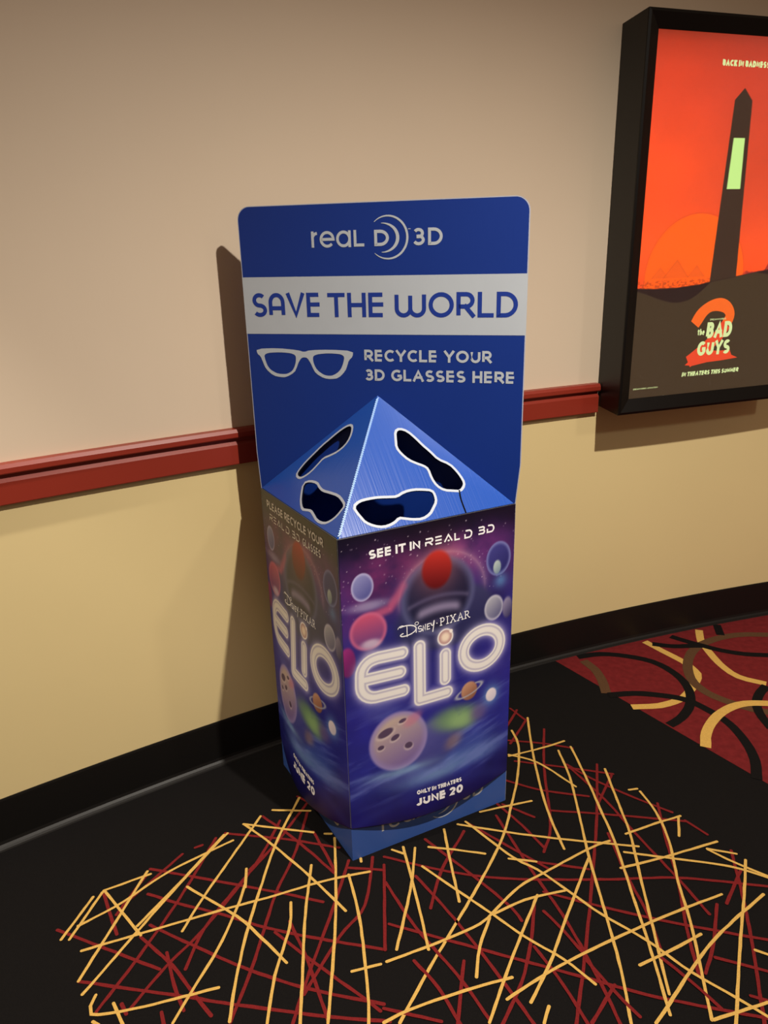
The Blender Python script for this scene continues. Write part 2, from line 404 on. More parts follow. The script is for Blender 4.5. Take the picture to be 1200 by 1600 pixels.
LOOP_BLACK = [[[.741,2.635],[.833,2.652],[.93,2.632],[1.016,2.586],[1.063,2.515],[1.082,2.437],[1.073,2.351],[1.036,2.272],[.985,2.213],[.935,2.178]],[[.785,2.365],[.877,2.372],[.965,2.356],[1.046,2.323],[1.098,2.258],[1.135,2.18],[1.145,2.078],[1.132,1.984],[1.097,1.898]],[[1.062,2.721],[1.136,2.698],[1.218,2.698],[1.254,2.696]],[[1.157,2.778],[1.203,2.736],[1.254,2.696],[1.312,2.656],[1.392,2.623],[1.494,2.608]],[[1.382,2.867],[1.36,2.778]],[[1.365,2.398],[1.31,2.34],[1.272,2.272],[1.26,2.206],[1.261,2.143]]]
LOOP_BROWN = [[[.756,2.606],[.782,2.543],[.789,2.463],[.781,2.377]],[[1.572,2.768],[1.447,2.778],[1.337,2.752],[1.24,2.697],[1.173,2.62],[1.13,2.525],[1.116,2.435],[1.14,2.36],[1.193,2.299],[1.252,2.256],[1.31,2.231]]]
LOOP_YELLOW_UNDER = [[[1.039,2.742],[1.086,2.66],[1.133,2.58],[1.151,2.517],[1.143,2.465],[1.068,2.363],[1.02,2.324],[0.943,2.293],[0.845,2.289]],[[1.291,2.826],[1.262,2.733],[1.26,2.673],[1.264,2.559],[1.293,2.465],[1.372,2.412]]]
LOOP_YELLOW_OVER = [[[1.007,2.055],[1.041,2.132],[1.095,2.203],[1.164,2.26],[1.242,2.291],[1.337,2.286]]]
FIELD_EDGE = [[.654,2.576],[1.105,1.88]]
HOLES_RIGHT = [[[.2413,.2468],[.2531,.2519],[.2697,.2426],[.2846,.2199],[.2963,.1977],[.3092,.1787],[.3228,.1529],[.3498,.1349],[.3614,.1128],[.3685,.0882],[.3666,.0752],[.3514,.0634],[.336,.0675],[.3113,.0732],[.2969,.0876],[.2916,.1082],[.292,.1346],[.283,.1461],[.2667,.1554],[.2484,.1684],[.2357,.1871],[.2291,.2048],[.2349,.2241]],[[.0669,.0695],[.0833,.0788],[.1054,.0808],[.1329,.0801],[.1624,.0753],[.1806,.0732],[.2029,.0818],[.2294,.0834],[.2538,.079],[.2746,.0733],[.2768,.062],[.2739,.0464],[.2607,.0329],[.247,.0196],[.2244,.0114],[.2001,.0149],[.1803,.0213],[.1663,.0258],[.1464,.0143],[.1203,.0103],[.0985,.0177],[.0817,.0301],[.076,.0434],[.0716,.0534]]]
HOLES_LEFT = [[[.1298,.0823],[.1277,.0968],[.1322,.1207],[.1421,.1459],[.1551,.1792],[.1685,.2012],[.1833,.2271],[.2016,.2499],[.219,.259],[.2339,.2499],[.248,.2279],[.2488,.2064],[.2362,.1852],[.2166,.1692],[.1945,.1545],[.1887,.1324],[.1813,.1082],[.1676,.0895],[.1524,.0791]],[[.1897,.0702],[.2083,.0809],[.2431,.0862],[.2664,.079],[.2907,.0759],[.3238,.0806],[.3629,.0847],[.39,.0798],[.4104,.0731],[.409,.0627],[.4066,.0453],[.397,.0287],[.3813,.0165],[.3474,.0129],[.3161,.0214],[.2971,.0255],[.2762,.0207],[.2585,.0162],[.2322,.029],[.2109,.0475]]]
SLIT = [[.3501,.0636],[.345,.0397],[.3438,.001]]

# ------------------------------------------------------------------ the room
CX, CY, CR = 3.918, -5.491, 8.755          # the hallway wall is a long gentle curve


def wallp(phi, inset=0.0, z=0.0):
    return (CX + (CR - inset) * math.sin(phi), CY + (CR - inset) * math.cos(phi), z)


def phi_x(x):
    return math.asin((x - CX) / CR)


PH0, PH1 = math.radians(-54), math.radians(2)


def sweep(name, prof, m, a0=PH0, a1=PH1, n=90, mi=None, **kw):
    """closed profile (inset, z) swept along the wall curve, with end caps"""
    V, Fc, I = [], [], []
    k = len(prof)
    for i in range(n + 1):
        ph = a0 + (a1 - a0) * i / n
        V += [wallp(ph, d, z) for d, z in prof]
    for i in range(n):
        for j in range(k):
            Fc.append((i * k + j, (i + 1) * k + j, (i + 1) * k + (j + 1) % k, i * k + (j + 1) % k))
            I.append(mi[j] if mi else 0)
    Fc += [tuple(range(k - 1, -1, -1)), tuple(n * k + j for j in range(k))]
    I += [0, 0]
    return obj(name, V, Fc, m, mi=I, **kw)


sweep('wall_back', [(0, -.02), (0, 1.0), (0, 3.2), (-.12, 3.2), (-.12, -.02)], [M['wall_upper'], M['wall_lower']], mi=[1, 0, 0, 0, 1], kind='structure')
# rubber cove base with its curled toe
cove = [(-.002, 0.0), (-.002, .152), (.003, .152), (.004, .146), (.004, .022), (.006, .013), (.011, .007), (.017, .004), (.019, .0)]
sweep('baseboard_back', cove, M['base'], kind='structure')
# chair rail: cap, groove, bevelled board
rail = [(-.002, .966), (.019, .966), (.020, .968), (.020, 1.022), (.013, 1.031), (.011, 1.031), (.011, 1.042), (.026, 1.043), (.028, 1.046), (.028, 1.058), (.022, 1.067), (-.002, 1.068)]
FR_X = 0.752
sweep('trim_1', rail, M['trim'], a1=phi_x(FR_X), kind='structure')
sweep('trim_2', rail, M['trim'], a0=phi_x(1.56), n=40, kind='structure')

# carpet
arcpts = [wallp(PH0 + (PH1 - PH0) * i / 90, 0.0, 0.0) for i in range(91)]
near = [(4.2, -2.6, 0), (-3.3, -2.6, 0)]
fv = arcpts + near
floor = obj('floor', fv + [(x, y, -.05) for x, y, z in fv], [tuple(range(len(fv)))[::-1], tuple(range(len(fv), 2 * len(fv)))] +
            [(i, (i + 1) % len(fv), len(fv) + (i + 1) % len(fv), len(fv) + i) for i in range(len(fv))], M['carpet'], kind='structure')


def fl(u, v, off):
    return (u, v, off)


def yarn(name, lines, wid, m, off, jit=0.12, step=.02, lay=8e-6, wob=.07, rounded=True):
    V, Fc = [], []
    for l in lines:
        q = smooth_line(l, step)
        q = [(a + rnd.uniform(-1, 1) * wid * wob, b + rnd.uniform(-1, 1) * wid * wob) for a, b in q]
        w = [wid * (1 + rnd.uniform(-jit, jit)) for _ in q]
        strip(q, w, V, Fc, rounded=rounded)
    return put(name, V, Fc, fl, m, floor, off, lay, kind='stuff')


yarn('red_carpet_stripes', STICK_RED, .0078, M['red'], .0012)
yarn('yellow_carpet_stripes', STICK_YELLOW, .0070, M['yellow'], .0018)
ex, ey = FIELD_EDGE[0]
dx, dy = FIELD_EDGE[1][0] - ex, FIELD_EDGE[1][1] - ey
a_ = phi_x(ex - .012)
fp = [wallp(a_ + (PH1 - .01 - a_) * i / 50, .018)[:2] for i in range(51)]
fp += [(3.9, ey + dy * 4.2), (ex + dx * 4.2, ey + dy * 4.2)]
poly(fp, fl, M['field'], 'red_carpet_field', floor, .0006)
more_b = [arc(2.3, 2.0, .33, .33, 0, 360, 40), arc(1.9, 1.2, .3, .42, 20, 300, 30), arc(2.9, 2.3, .4, .3, 0, 250, 30)]
more_y = [arc(1.95, 2.2, .3, .36, 0, 210, 30), arc(2.6, 1.5, .3, .3, 40, 330, 30)]
band = dict(jit=.02, wob=.012, rounded=False, step=.025)
yarn('yellow_carpet_loops', LOOP_YELLOW_UNDER + more_y, .030, M['yellow'], .0009, **band)
yarn('brown_carpet_loops', LOOP_BROWN + [arc(2.5, 2.4, .35, .25, 90, 400, 30)], .036, M['brown'], .0012, **band)
yarn('black_carpet_loops', LOOP_BLACK + more_b, .032, M['carpet'], .0015, **band)
yarn('yellow_carpet_loops', LOOP_YELLOW_OVER, .033, M['yellow'], .0018, **band)

# ------------------------------------------------------------------ recycling bin
Lc, Fc_, Rc = np.array([-.3375, 2.026]), np.array([-.107, 1.618]), np.array([.332, 1.836])
ZT = .917
APEX = np.array([-.0085, 1.9326, 1.1825])
bin_ = empty('recycling_bin', 'tall blue cardboard bin with pyramid lid for used 3D glasses, on the carpet', 'recycling bin', (-.03, 1.83, 0))


def unit(v):
    return v / np.linalg.norm(v)


HD = unit(Rc - Lc)
HN = np.array([HD[1], -HD[0]])      # towards the room


def hdr(u, v, off):
    q = Lc + HD * u + HN * off
    return (q[0], q[1], v)


# header board with rounded top corners, down to the floor
o_ = [(.001, 0), (.696, 0), (.697, ZT), (.7065, 1.02)] + arc(.6755, 1.607, .032, .032, 0, 90, 10) + arc(.027, 1.607, .032, .032, 90, 180, 10) + [(-.004, 1.02), (.0005, ZT)]
k = len(o_)
TH = .007
V = [hdr(a, b, 0) for a, b in o_] + [hdr(a, b, -TH) for a, b in o_]
Fs = [tuple(range(k)), tuple(range(2 * k - 1, k - 1, -1))] + [(i + k, (i + 1) % k + k, (i + 1) % k, i) for i in range(k)]
header = obj('header_board', V, Fs, [M['blue'], M['edge']], bin_, mi=[0, 0] + [1] * k)
bw = [(-.005, 1.334), (.7075, 1.334), (.7075, 1.473), (-.005, 1.473)]
poly(bw, hdr, M['silver'], 'white_band', header, .0004, label='pale grey band')
for s_, x0_, x1_, z0_, z1_ in (('SAVE', .0178, .2018, 1.3762, 1.4348), ('THE', .2200, .3662, 1.3758, 1.4338), ('WORLD', .3915, .6872, 1.3750, 1.4334)):
    V, Fs = [], []
    text(s_, x0_, x1_, z0_, z1_, .0100, V, Fs, GEO, gap=.12)
    put('lettering', V, Fs, hdr, M['ink_blue'], header, .0008, label='blue word ' + s_)
V, Fs = [], []
strip([(q[0] * .9975 + .0009, q[1] - .0008) for q in o_[2:]], .0018, V, Fs)
put('cut_edge', V, Fs, hdr, M['edge'], header, .0003, label='pale cut edge of the board')
for s_, x1_, z0_, z1_ in (('RECYCLE YOUR', .6290, 1.2680, 1.2970), ('3D GLASSES HERE', .6850, 1.2200, 1.2485)):
    V, Fs = [], []
    text(s_, .3105, x1_, z0_, z1_, .0062, V, Fs, gap=.16, space=.34)
    put('lettering', V, Fs, hdr, M['silver'], header, .0006, label='pale words ' + s_)
# spectacles pictogram: outline with two lens openings
go = [(.0191, 1.2958), (.0203, 1.2835), (.0295, 1.2768), (.0345, 1.262), (.0418, 1.2439), (.0608, 1.2277), (.080, 1.2238), (.0979, 1.2242), (.1211, 1.2371), (.1280, 1.250), (.1338, 1.2633), (.1419, 1.2740), (.150, 1.2760), (.158, 1.2745), (.1666, 1.2617), (.1720, 1.248), (.1795, 1.2348), (.2007, 1.2230), (.2204, 1.2215), (.2404, 1.2244), (.2591, 1.2430), (.2650, 1.257), (.2695, 1.27), (.2798, 1.2790), (.2817, 1.2933), (.2223, 1.2960), (.1648, 1.2940), (.15, 1.2888), (.1358, 1.2935), (.0775, 1.2985)]
g1 = [(.0392, 1.2851), (.0841, 1.2884), (.1243, 1.2848), (.1285, 1.2713), (.1193, 1.2439), (.1022, 1.2326), (.085, 1.2318), (.0688, 1.2340), (.0495, 1.2461), (.0414, 1.2667)]
g2 = [(.1713, 1.2757), (.1824, 1.2842), (.222, 1.2873), (.2588, 1.2838), (.255, 1.2631), (.2449, 1.2428), (.2264, 1.2309), (.212, 1.2296), (.1976, 1.2331), (.1787, 1.2480)]


def round_ring(pts, it=2):
    for _ in range(it):
        q = []
        for i in range(len(pts)):
            a, b = pts[i], pts[(i + 1) % len(pts)]
            q += [(a[0] * .75 + b[0] * .25, a[1] * .75 + b[1] * .25), (a[0] * .25 + b[0] * .75, a[1] * .25 + b[1] * .75)]
        pts = q
    return pts


rings = [round_ring(go, 1), round_ring(g1), round_ring(g2)]
allp = sum(rings, [])
tri = tessellate_polygon([[Vector((a, b, 0)) for a, b in q] for q in rings])
put('glasses_pictogram', allp, [tuple(t) for t in tri], hdr, M['silver'], header, .0006, label='pale spectacles pictogram')


def real_logo(surf, x, z, s, m, parent, off, name='logo', **kw):
    """reaL D)) 3D word mark; x, z the foot of the r, s the scale (1 = on the header)"""
    V, Fs = [], []
    T = lambda q: [(x + a * s, z + b * s) for a, b in q]

    def t(st, x0, x1, z0, z1, wt, **k2):
        text(st, x + x0 * s, x + x1 * s, z + z0 * s, z + z1 * s, wt * s, V, Fs, **k2)
    t('r', 0, .0195, 0, .0375, .0066)
    t('ea', .0215, .1005, -.0008, .0370, .0066, gap=.12)
    t('L', .1075, .1335, 0, .0375, .0068)
    t('D', .1585, .1945, 0, .0365, .0072)
    a1 = arc(.1775, .0185, .0385, .0325, 92, -92, 26)
    strip(T(a1), [s * (.0012 + .0068 * math.sin(math.pi * i / 26)) for i in range(27)], V, Fs)
    a2 = arc(.1915, .0190, .0478, .0478, 133, -133, 40)
    strip(T(a2), [s * (.0012 + .0042 * math.sin(math.pi * i / 40) ** .7) for i in range(41)], V, Fs)
    t('3D', .2520, .3235, -.0005, .0378, .0070, gap=.22)
    strip(T([(.2415, .0365), (.2475, .0365)]), .0014 * s, V, Fs)
    return put(name, V, Fs, surf, m, parent, off, **kw)


real_logo(hdr, .1860, 1.5400, 1.0, M['silver'], header, .0006, label='pale word logo with two crescent arcs')


# ---- side boards: blue inner box, then the bowed printed wrap outside
class Side:
    def __init__(s, a, b, bulge, dip, zb):
        s.a, s.b = a, b
        s.W = float(np.linalg.norm(b - a))
        s.d = (b - a) / s.W
        s.n = np.array([s.d[1], -s.d[0]])
        s.bulge, s.dip, s.zb = bulge, dip, zb

    def flat(s, u, v, off):
        q = s.a + s.d * u + s.n * off
        return (q[0], q[1], v)

    def bow(s, u, v, off):
        t = min(1, max(0, u / s.W))
        k = s.bulge * math.sin(math.pi * t) * max(0, 1 - v / ZT) ** 1.2
        q = s.a + s.d * u + s.n * (off + k + .002)
        return (q[0], q[1], v)

    def bottom(s, u):
        return s.zb - s.dip * math.sin(math.pi * min(1, max(0, u / s.W)))


right = Side(Fc_, Rc, .028, .023, .106)
left = Side(Lc, Fc_, .040, .046, .107)


def board(name, surf, outline, th, ms, parent, **kw):
    n = len(outline)
    V = [surf(a, b, 0) for a, b in outline] + [surf(a, b, -th) for a, b in outline]
    Fs = [tuple(range(n)), tuple(range(2 * n - 1, n - 1, -1))] + [(i + n, (i + 1) % n + n, (i + 1) % n, i) for i in range(n)]
    return obj(name, V, Fs, ms, parent, mi=[0, 1] + [0] * n, **kw)


for S_ in (left, right):
    S_.board = board('side_board', S_.flat, [(0, 0), (S_.W, 0), (S_.W, ZT - .002), (0, ZT - .002)], .004, [M['base_blue'], M['inner']], bin_)
inset = [Lc + .004, Fc_ + np.array([0, .006]), Rc + np.array([-.004, .002])]
obj('bottom_board', [(q[0], q[1], .03) for q in inset] + [(q[0], q[1], .026) for q in inset], [(0, 1, 2), (5, 4, 3), (0, 3, 4, 1), (1, 4, 5, 2), (2, 5, 3, 0)], M['inner'], bin_)
real_logo(right.flat, .0880, .0590, 1.0, M['silver'], right.board, .0005, label='pale word logo half hidden under the wrap')
real_logo(left.flat, .0700, .0500, 1.0, M['silver'], left.board, .0005, label='pale word logo half hidden under the wrap')

# ---- the wrap's printed picture, as ink colours over (u, z)


def noise2(x, y, seed, octs=5):
    g = np.random.default_rng(seed)
    tab = g.random((64, 64))
    out = np.zeros_like(x)
    amp, tot = 1.0, 0.0
    for o in range(octs):
        xi, yi = np.floor(x).astype(int), np.floor(y).astype(int)
        fx, fy = x - xi, y - yi
        fx, fy = fx * fx * (3 - 2 * fx), fy * fy * (3 - 2 * fy)
        q = lambda a, b: tab[(a + o * 7) % 64, (b + o * 13) % 64]
        out += amp * ((q(xi, yi) * (1 - fx) + q(xi + 1, yi) * fx) * (1 - fy) + (q(xi, yi + 1) * (1 - fx) + q(xi + 1, yi + 1) * fx) * fy)
        tot += amp
        amp *= .5
        x, y = x * 2.03, y * 2.03
    return out / tot


def sstep(a, b, x):
    t = np.clip((x - a) / (b - a), 0, 1)
    return t * t * (3 - 2 * t)


def over(C, color, alpha):
    return C * (1 - alpha[:, None]) + np.asarray(color, float)[None, :] * alpha[:, None] if np.ndim(color) == 1 else C * (1 - alpha[:, None]) + color * alpha[:, None]


def dist_poly(x, y, pts):
    d = np.full_like(x, 9.0)
    for (ax, ay), (bx, by) in zip(pts[:-1], pts[1:]):
        vx, vy = bx - ax, by - ay
        t = np.clip(((x - ax) * vx + (y - ay) * vy) / (vx * vx + vy * vy + 1e-12), 0, 1)
        d = np.minimum(d, np.hypot(x - ax - t * vx, y - ay - t * vy))
    return d


def ell(x, y, cx, cy, rx, ry, rot=0.0):
    c, s = math.cos(math.radians(rot)), math.sin(math.radians(rot))
    a, b = (x - cx) * c + (y - cy) * s, -(x - cx) * s + (y - cy) * c
    return np.hypot(a / rx, b / ry), a / rx, b / ry


def planet(C, x, y, cx, cy, rx, ry, dark, light, rot=0, edge=.06, ldir=(-.5, .8), rim=None, alpha=1.0):
    """a plain shaded ball of a space picture"""
    e, a, b = ell(x, y, cx, cy, rx, ry, rot)
    t = np.clip(.5 + .5 * (a * ldir[0] + b * ldir[1]), 0, 1)[:, None]
    col = np.asarray(dark, float) * (1 - t) + np.asarray(light, float) * t
    if rim is not None:
        w = sstep(.72, 1.0, e)[:, None]
        col = col * (1 - w) + np.asarray(rim, float) * w
    return over(C, col, alpha * (1 - sstep(1 - edge, 1 + edge, e)))


ELIO = [
    [(.1552, .588), (.090, .5910)] + arc(.082, .552, .038, .038, 95, 180, 6) + [(.0432, .5300)] + arc(.082, .522, .039, .039, 180, 268, 6) + [(.1560, .4818)],
    [(.0470, .5385), (.1480, .5362)],
    [(.2040, .592), (.2015, .4410), (.2829, .4395)],
    [(.2787, .5505), (.2776, .4785)],
    arc(.3935, .5355, .0595, .0510, 0, 360, 36),
]


def wrap_colours(x, y):
    n1 = noise2(x * 9 + 3, y * 9, 3)
    n2 = noise2(x * 22, y * 22 + 5, 8)
    zs = [0.05, .11, .20, .30, .42, .55, .66, .76, .84, .88, .917]
    cs = np.array([(10, 8, 50), (20, 18, 96), (34, 40, 128), (36, 40, 132), (36, 34, 122), (38, 36, 122), (44, 42, 118), (62, 38, 98), (44, 28, 72), (20, 15, 40), (14, 11, 28)], float)
    C = np.stack([np.interp(y, zs, cs[:, i]) for i in range(3)], 1)
    C *= (.72 + .56 * n1)[:, None]
    # magenta and violet nebula
    for cx, cy, rx, ry, col, al in ((.11, .80, .12, .07, (150, 52, 108), .75), (.37, .825, .12, .05, (120, 48, 124), .7), (.30, .80, .06, .05, (176, 90, 130), .5), (.02, .72, .06, .10, (96, 44, 120), .6), (.45, .50, .08, .12, (60, 50, 140), .5)):
        e, _, _ = ell(x, y, cx, cy, rx, ry)
        C = over(C, col, al * np.exp(-e * e) * np.clip(.2 + 1.5 * (n2 - .2), 0, 1))
    for cx, cy, rx, ry, col, al in ((.27, .212, .14, .030, (116, 150, 196), .85), (.40, .215, .08, .028, (96, 120, 186), .7), (.15, .235, .10, .03, (92, 104, 176), .6), (.35, .25, .09, .05, (70, 96, 170), .6), (.09, .44, .05, .03, (80, 84, 160), .6)):
        e, _, _ = ell(x, y, cx, cy, rx, ry, 4)
        C = over(C, col, al * np.exp(-e ** 3) * np.clip(.45 + n2, 0, 1))
    n3 = noise2((x + .25 * y) * 7, (y - .22 * x) * 48, 14)
    C = over(C, (112, 128, 200), .55 * sstep(.48, .78, n3) * sstep(.13, .22, y) * (1 - sstep(.36, .50, y)))
    e = np.abs(y - (.165 - .06 * (x - .25) ** 2 / .06))
    C = over(C, (44, 52, 132), .35 * np.exp(-(e / .02) ** 2))
    g = np.random.default_rng(5)
    st = np.zeros_like(x)
    for _ in range(150):
        sx, sy = g.uniform(0, .49), g.uniform(.70, .90)
        rr = g.uniform(.0008, .0018)
        near_ = (np.abs(x - sx) < .006) & (np.abs(y - sy) < .006)
        st[near_] = np.maximum(st[near_], g.uniform(.3, .9) * np.exp(-((x[near_] - sx) ** 2 + (y[near_] - sy) ** 2) / rr ** 2))
    C = over(C, (236, 220, 236), st)
    # plain planets, moons and clouds in the places and colours of the picture
    C = over(C, (190, 150, 170), .5 * np.exp(-np.abs(ell(x, y, .275, .715, .125, .115)[0] - 1) * 14) * sstep(.66, .74, y))
    C = planet(C, x, y, .285, .655, .145, .085, (30, 32, 76), (62, 62, 104), ldir=(0, .9), edge=.12)
    C = planet(C, x, y, .262, .718, .106, .104, (20, 20, 44), (46, 46, 80), ldir=(-.3, .8), rim=(84, 86, 130), edge=.09)
    C = over(C, (226, 120, 110), .45 * np.exp(-ell(x, y, .258, .792, .060, .064)[0] ** 2))
    C = planet(C, x, y, .258, .788, .042, .050, (84, 14, 20), (196, 52, 44), ldir=(.1, .9), edge=.14)
    e, a, b = ell(x, y, .262, .722, .096, .096)
    C = over(C, (128, 118, 152), (1 - sstep(.95, 1.0, e)) * np.exp(-((b + .38 + .25 * a * a) / .15) ** 2) * (1 - sstep(.5, .8, np.abs(a))))
    C = over(C, (96, 88, 124), .6 * (1 - sstep(.9, 1.0, e)) * np.exp(-((b + .05 + .2 * a * a) / .07) ** 2))
    C = over(C, (82, 76, 116), .6 * (1 - sstep(.9, 1.0, e)) * np.exp(-((b + .75 + .2 * a * a) / .08) ** 2))
    C = planet(C, x, y, .056, .786, .029, .036, (78, 82, 150), (150, 154, 206), rim=(186, 184, 226), alpha=.92)
    C = over(C, (188, 184, 216), .6 * np.exp(-ell(x, y, .07, .735, .055, .014)[0] ** 3))
    d = dist_poly(x, y, [(.075, .705), (.125, .715), (.163, .765)])
    C = over(C, (206, 92, 128), .75 * (1 - sstep(.002, .020, d)) * (1 - sstep(.70, .80, y) * .6))
    C = planet(C, x, y, .067, .668, .049, .050, (96, 62, 128), (206, 84, 116), ldir=(-.1, 1), rim=(200, 100, 140), edge=.1)
    C = over(C, (214, 196, 214), .8 * np.exp(-ell(x, y, .073, .633, .027, .013)[0] ** 4))
    C = over(C, (150, 132, 168), .7 * np.exp(-ell(x, y, .07, .595, .024, .03)[0] ** 3))
    C = planet(C, x, y, .010, .597, .021, .040, (90, 24, 84), (156, 50, 124), edge=.15)
    C = planet(C, x, y, .442, .778, .038, .047, (36, 38, 100), (64, 66, 138), rim=(120, 124, 184), alpha=.95)
    C = planet(C, x, y, .438, .755, .012, .019, (120, 140, 156), (186, 200, 196), edge=.2)
    C = over(C, (86, 130, 186), .8 * np.exp(-ell(x, y, .45, .715, .02, .02)[0] ** 2))
    C = planet(C, x, y, .430, .642, .030, .036, (84, 84, 124), (178, 178, 190), rim=(190, 188, 206), edge=.1)
    C = planet(C, x, y, .474, .632, .016, .030, (60, 56, 98), (148, 140, 172), edge=.2)
    # lower half
    C = planet(C, x, y, .235, .300, .066, .070, (52, 56, 128), (96, 94, 160), edge=.2, alpha=.9)
    C = planet(C, x, y, .138, .338, .082, .086, (112, 92, 158), (200, 178, 158), ldir=(-.35, .9), rim=(146, 130, 186))
    e, a, b = ell(x, y, .138, .338, .082, .086)
    for cx_, cy_, rx_, ry_, ro_ in ((.102, .372, .024, .012, 20), (.128, .352, .014, .008, 25), (.088, .332, .010, .007, 10), (.165, .318, .012, .010, 0), (.150, .395, .012, .006, 15)):   # craters
        C = over(C, (216, 200, 196), .5 * (1 - sstep(.8, 1.25, ell(x, y, cx_, cy_ - .003, rx_ * 1.15, ry_ * 1.2, ro_)[0])))
        C = over(C, (64, 46, 78), .85 * (1 - sstep(.75, 1.1, ell(x, y, cx_, cy_, rx_, ry_, ro_)[0])))
    C = over(C, (196, 110, 140), .55 * np.exp(-ell(x, y, .180, .392, .030, .016, 30)[0] ** 4))
    C = over(C, (150, 196, 214), .5 * np.exp(-ell(x, y, .15, .245, .10, .012)[0] ** 2))
    C = over(C, (112, 148, 104), .9 * np.exp(-ell(x, y, .312, .352, .080, .038, -8)[0] ** 4) * np.clip(.5 + n2, 0, 1))
    C = over(C, (150, 186, 124), .7 * np.exp(-ell(x, y, .325, .340, .045, .026, -14)[0] ** 3) * np.clip(.3 + 1.4 * n2, 0, 1))
    C = over(C, (104, 80, 140), .7 * np.exp(-ell(x, y, .385, .345, .030, .026)[0] ** 3))
    C = over(C, (150, 120, 110), .6 * np.exp(-ell(x, y, .300, .285, .030, .022, 30)[0] ** 3) * np.clip(.3 + 1.4 * n2, 0, 1))
    C = planet(C, x, y, .352, .420, .026, .027, (132, 86, 70), (200, 150, 120), edge=.12)
    e = np.abs(ell(x, y, .352, .421, .042, .013, 14)[0] - 1)     # its ring
    C = over(C, (170, 172, 184), np.exp(-(e / .16) ** 2) * .9 * np.where((y > .421 + .25 * (x - .352)) & (np.hypot(x - .352, y - .42) < .026), 0, 1))
    C = over(C, (120, 170, 220), .8 * np.exp(-ell(x, y, .4255, .383, .027, .031)[0] ** 2))
    C = planet(C, x, y, .4255, .383, .018, .020, (206, 200, 220), (240, 226, 232), edge=.15)
    # title letters with their halo
    d = np.full_like(x, 9.0)
    for q in ELIO:
        d = np.minimum(d, dist_poly(x, y, q))
    C = over(C, (196, 190, 226), .75 * np.exp(-(np.maximum(d - .015, 0) / .011) ** 1.3))
    C = over(C, (246, 243, 234), 1 - sstep(.0150, .0185, d))
    C = over(C, (176, 170, 196), np.exp(-((d - .0095) / .0034) ** 2) * .85)
    C = over(C, (232, 228, 226), (1 - sstep(.004, .009, d)) * .9)
    e = np.hypot(x - .2794, (y - .5985))
    C = over(C, (200, 190, 220), .5 * np.exp(-(np.maximum(e - .022, 0) / .010) ** 1.3))
    C = over(C, (180, 140, 140), 1 - sstep(.020, .022, e))
    C = over(C, (240, 220, 200), np.exp(-(e / .014) ** 4))
    C = over(C, (248, 244, 240), np.exp(-((e - .0215) / .0022) ** 2))
    e = np.hypot(x - .2965, (y - .6115))
    C = over(C, (248, 238, 232), 1 - sstep(.004, .006, e))
    # dark top margin
    return np.clip(C, 0, 255)


def wrap_panel(S_):
    nu, nv = 262, 430
    us = np.linspace(0, S_.W, nu + 1)
    ts = np.linspace(0, 1, nv + 1)
    U, T = np.meshgrid(us, ts)
    s = U / S_.W
    ZB = S_.zb - S_.dip * np.sin(np.pi * s)
    Z = ZB + (ZT - ZB) * T
    K = S_.bulge * np.sin(np.pi * s) * np.maximum(0, 1 - Z / ZT) ** 1.2 + .002
    P = S_.a[None, None, :] + S_.d[None, None, :] * U[..., None] + S_.n[None, None, :] * K[..., None]
    co = np.concatenate([P, Z[..., None]], 2).reshape(-1, 3)
    C = wrap_colours((U / S_.W * right.W).ravel(), Z.ravel())
    n0 = len(co)
    idx = np.arange((nu + 1) * (nv + 1)).reshape(nv + 1, nu + 1)
    f = np.stack([idx[:-1, :-1], idx[:-1, 1:], idx[1:, 1:], idx[1:, :-1]], 2).reshape(-1, 4)
    # the board's edge, 2 mm thick
    loop = np.concatenate([idx[0, :], idx[1:, -1], idx[-1, -2::-1], idx[-2:0:-1, 0]])
    back = co[loop] - np.append(S_.n, 0) * .0018
    co = np.concatenate([co, back])
    bi = np.arange(len(loop)) + n0
    lf_ = np.stack([loop, bi, np.roll(bi, -1), np.roll(loop, -1)], 1)
    f = np.concatenate([f, lf_])
    C = np.concatenate([C, np.full((len(loop), 3), 120.0)])
    off = np.array(bin_.location)
    me = bpy.data.meshes.new('poster_wrap')
    me.vertices.add(len(co)); me.vertices.foreach_set('co', (co - off).ravel())
    me.loops.add(f.size); me.loops.foreach_set('vertex_index', f.ravel())
    me.polygons.add(len(f)); me.polygons.foreach_set('loop_start', np.arange(0, f.size, 4))
    me.update(calc_edges=True)
    at = me.color_attributes.new('ink', 'FLOAT_COLOR', 'POINT')
    at.data.foreach_set('color', np.concatenate([lin(C), np.ones((len(C), 1))], 1).ravel())
    me.materials.append(M['print'])
    o = bpy.data.objects.new('poster_wrap', me)
    COL.objects.link(o)
    o.parent = bin_
    return o


def densify(V, Fc):
    return V, Fc


